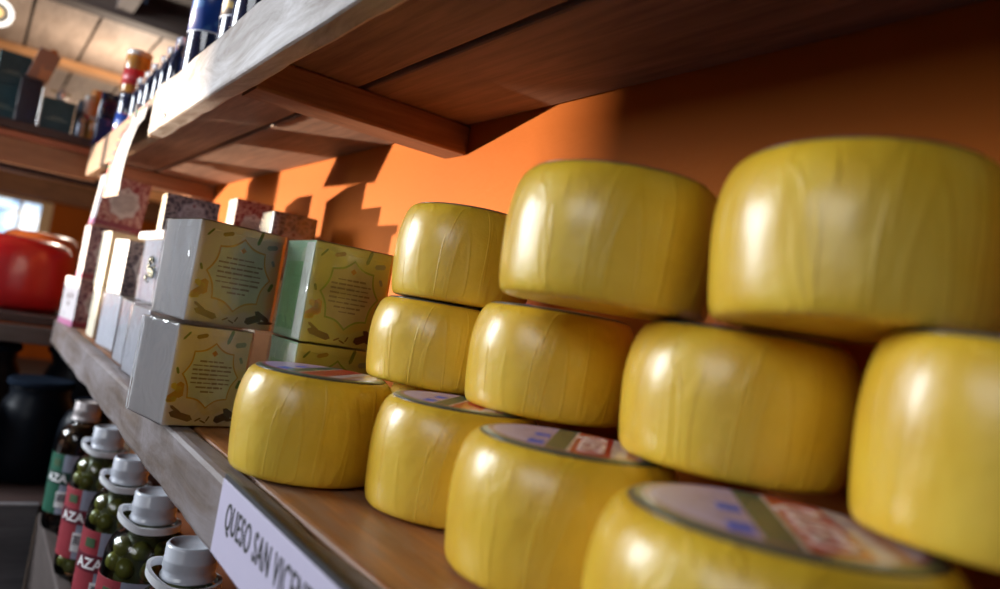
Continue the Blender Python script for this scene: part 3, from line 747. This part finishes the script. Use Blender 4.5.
far_jar('navy_tin', 'navy tin with a red and blue picture band standing under the amber preserve jar', -10.4, 1.25, ZT, .14, .58, navy, navy, picture, cat='tin')
far_jar('preserve_jar', 'amber preserve jar with a grey lid and red band standing on the navy tin', -10.4, 1.25, ZT + .582, .145, .54, amber, silverlid, redband)
far_jar('navy_tin', 'second navy tin, further back behind the picture tin', -11.05, 1.36, ZT, .14, .64, navy, navy, picture, cat='tin')
far_jar('preserve_jar', 'narrow glass jar with a pale lid behind the big amber jar', -11.05, 1.31, ZT + .642, .085, .56, amber, silverlid, None)
far_jar('preserve_jar', 'small amber jar with an orange lid, behind the narrow jar', -12.72, 1.08, ZS, .08, .80, amber, orlid, None)
far_jar('preserve_jar', 'amber jar with a silvery lid left of the wrapped navy bag', -12.32, 1.06, ZS, .07, .34, amber, silverlid, None)
far_jar('preserve_jar', 'pale-capped jar peeping over the navy bag', -12.50, .98, ZS, .065, .66, plain('pale_pink_jar', (.5, .35, .3), .3), silverlid, redband)
bg = thing('navy_gift_bag', 'crumpled navy gift bag at the far end of the overhead shelf', 'bag', (-11.42, 1.01, ZT), 0)
bm = box(-.13, 0, 0, .27, 0, .74)
bmesh.ops.subdivide_edges(bm, edges=bm.edges[:], cuts=5, use_grid_fill=True)
for v in bm.verts:
    k = v.co.z / .70; n_ = noise.noise(v.co * 7)
    v.co.x += .03 * n_ * k; v.co.y += .04 * noise.noise(v.co * 6 + Vector((3, 1, 2))) * k + (.10 * (k ** 3)) * (.15 - v.co.y)
    v.co.z += .06 * noise.noise(v.co * 9) * k
link('bag_body', bm, navy, bg, smooth=True)
link('printed_panel', box(.022, .032, .02, .25, .04, .38), speckle('navy_pattern', (.012, .02, .10), (.25, .06, .14), .56, 60), bg)
wirem = plain('bright_wire', (.85, .82, .78), .25, .7)
def swing_bottle(label, x, y, R=.085, H=.62):
    t = thing('swing_top_bottle', label, 'bottle', (x, y, ZT), 0, 'small swing-top bottles along the overhead shelf edge')
    link('glass_body', lathe(bmesh.new(), [(R * .9, 0), (R, .02), (R, .62 * H), (R * .9, .70 * H), (R * .5, .80 * H), (R * .42, .88 * H)], 28), navy, t, smooth=True)
    link('stopper', lathe(bmesh.new(), [(R * .3, .88 * H), (R * .55, .90 * H), (R * .6, .95 * H), (R * .4, 1.0 * H), (R * .1, 1.01 * H)], 20), ringm, t, smooth=True)
    bm = bmesh.new()
    for s in (-1, 1):
        bx(bm, -.006, .006, s * R * .62 - .006, s * R * .62 + .006, .74 * H, .98 * H)
    bx(bm, -.006, .006, -R * .65, R * .65, .97 * H, .985 * H)
    link('wire_bail', bm, wirem, t)
    return t
first = swing_bottle('dark swing-top bottle on the overhead shelf, nearest the blue-labelled jar', -7.45, 1.22)
for k, (x, lbw) in enumerate(((-7.85, 'second from the blue-labelled jar'), (-8.25, 'third from the blue-labelled jar'), (-8.65, 'fourth from the blue-labelled jar'), (-9.1, 'fifth from the blue-labelled jar'), (-9.5, 'farthest, beside the navy tin'))):
    c = copy_tree(first); c.location = W(x, 1.22 + .01 * (k % 2), ZT); c['label'] = 'dark swing-top bottle on the overhead shelf, ' + lbw
blue = speckle('royal_blue_label', (.008, .05, .28), (.05, .16, .42), .60, 25)
def tall_jar(label, x, y, R, H, band):
    t = thing('tall_labelled_jar', label, 'jar', (x, y, ZT), 0, 'tall labelled jars on the overhead shelf')
    link('glass_body', lathe(bmesh.new(), [(R * .93, 0), (R, .03), (R, .86 * H), (R * .9, .92 * H)], 40), navy, t, smooth=True)
    link('lid', lathe(bmesh.new(), [(R * .92, .92 * H), (R * .95, .93 * H), (R * .95, .99 * H), (R * .9, H)], 40), wirem, t, smooth=True)
    link('label', lathe(bmesh.new(), [(R * 1.01, .34 * H), (R * 1.014, .34 * H), (R * 1.014, .84 * H), (R * 1.01, .84 * H)], 40, cap=False), band, t, smooth=True)
    link('label_border', lathe(bmesh.new(), [(R * 1.016, .335 * H), (R * 1.02, .335 * H), (R * 1.02, .345 * H), (R * 1.016, .345 * H)], 40, cap=False), plain('pale_border', (.5, .55, .65), .4), t)
    return t
tall_jar('tall jar with a royal blue label, farthest of the three tall jars overhead', -6.62, 1.30, .20, 1.30, blue)
tall_jar('tall jar with a near-black and gold label between the two blue-labelled jars', -6.05, 1.40, .19, 1.36, speckle('black_gold_label', (.012, .012, .03), (.22, .17, .05), .62, 30))
tall_jar('tall blue-labelled jar nearest to the viewer on the overhead shelf', -5.35, 1.32, .18, 1.2, blue)

# ceiling lamp, upper left corner
lt = thing('ceiling_lamp', 'round glowing ceiling lamp with a bright white ring in the top left corner', 'lamp', (-18.5, -.42, 4.62), rot=(0, rr(-76), 0))
link('ring', lathe(bmesh.new(), [(.22, .07), (.27, .07), (.28, .03), (.27, 0), (.215, -.015), (.20, .02), (.21, .06)], 48, cap=False), plain('lamp_ring', (.9, .9, .85), .4, emit=((1, .97, .9), 1.6)), lt, smooth=True)
link('bulb', lathe(bmesh.new(), [(.02, -.03), (.07, -.01), (.10, .03), (.08, .08)], 32), plain('lamp_bulb', (.5, .3, .1), .3, emit=((1, .72, .30), 1.2)), lt, smooth=True)
link('base_plate', lathe(bmesh.new(), [(.235, .065), (.235, .085), (.16, .25), (.04, .55)], 40), plain('lamp_back', (.25, .22, .2), .5), lt)

# ------------------------------------------------------------------ light
def look(o, d): o.rotation_euler = Vector(d).to_track_quat('-Z', 'Y').to_euler()
def area(name, loc, d, sx, sy, power, col):
    l = bpy.data.lights.new(name, 'AREA'); l.shape = 'RECTANGLE'; l.size = sx * U; l.size_y = sy * U; l.energy = power; l.color = col
    o = bpy.data.objects.new(name, l); COL.objects.link(o); o.location = W(*loc); look(o, d); return o
def point(name, loc, power, col, r=.3):
    l = bpy.data.lights.new(name, 'POINT'); l.energy = power; l.color = col; l.shadow_soft_size = r * U
    o = bpy.data.objects.new(name, l); COL.objects.link(o); o.location = W(*loc); return o
# low warm light raking along the shelf from the far left
d = Vector((1.0, 1.0, .235)).normalized()
tgt = Vector((-7.6, 2.3, .7)); p = tgt - d * 26
sl = bpy.data.lights.new('low_sun_beam', 'SPOT'); sl.energy = 4700; sl.color = (1, .80, .58); sl.shadow_soft_size = .03
sl.spot_size = math.radians(19); sl.spot_blend = .35
so = bpy.data.objects.new('low_sun_beam', sl); COL.objects.link(so); so.location = W(*p); look(so, d)
area('window_daylight', (-12.5, -7.8, 2.7), (.78, 1, -.25), 5.5, 4.2, 80, (.88, .94, 1.0))
area('frontal_fill', (1.0, -8.6, 3.3), (-.2, 1, -.30), 7, 2.8, 15, (.92, .95, 1.0))  # unseen area light added as soft frontal fill, no doorway modelled
point('room_lamp', (-20, 2.5, 3.2), 20, (1, .84, .68))
point('room_lamp', (-45, 3, 3), 45, (1, .78, .58), 1)
point('room_lamp', (-30, 4, 2), 18, (1, .78, .58), 1)
# unseen wall added opposite the shelf; its opening shapes the low light
struct('beam_mask_wall', (lambda b: (bx(b, -17.66, 12, -9.6, -9.2, -7, 5.3), bx(b, -61, -17.66, -9.6, -9.2, -7, -2.38), bx(b, -61, -27, -9.6, -9.2, -2.38, 5.3), b)[-1])(bmesh.new()), plain('mask_wall_brown', (.16, .11, .08), .8))
w = bpy.data.worlds.new('world'); S.world = w; w.use_nodes = True
bgn = w.node_tree.nodes['Background']; bgn.inputs[0].default_value = (.45, .6, 1, 1); bgn.inputs[1].default_value = .07
S.view_settings.view_transform = 'Standard'; S.view_settings.look = 'None'; S.view_settings.gamma = 1; S.view_settings.exposure = 0
S.view_settings.use_curve_mapping = False
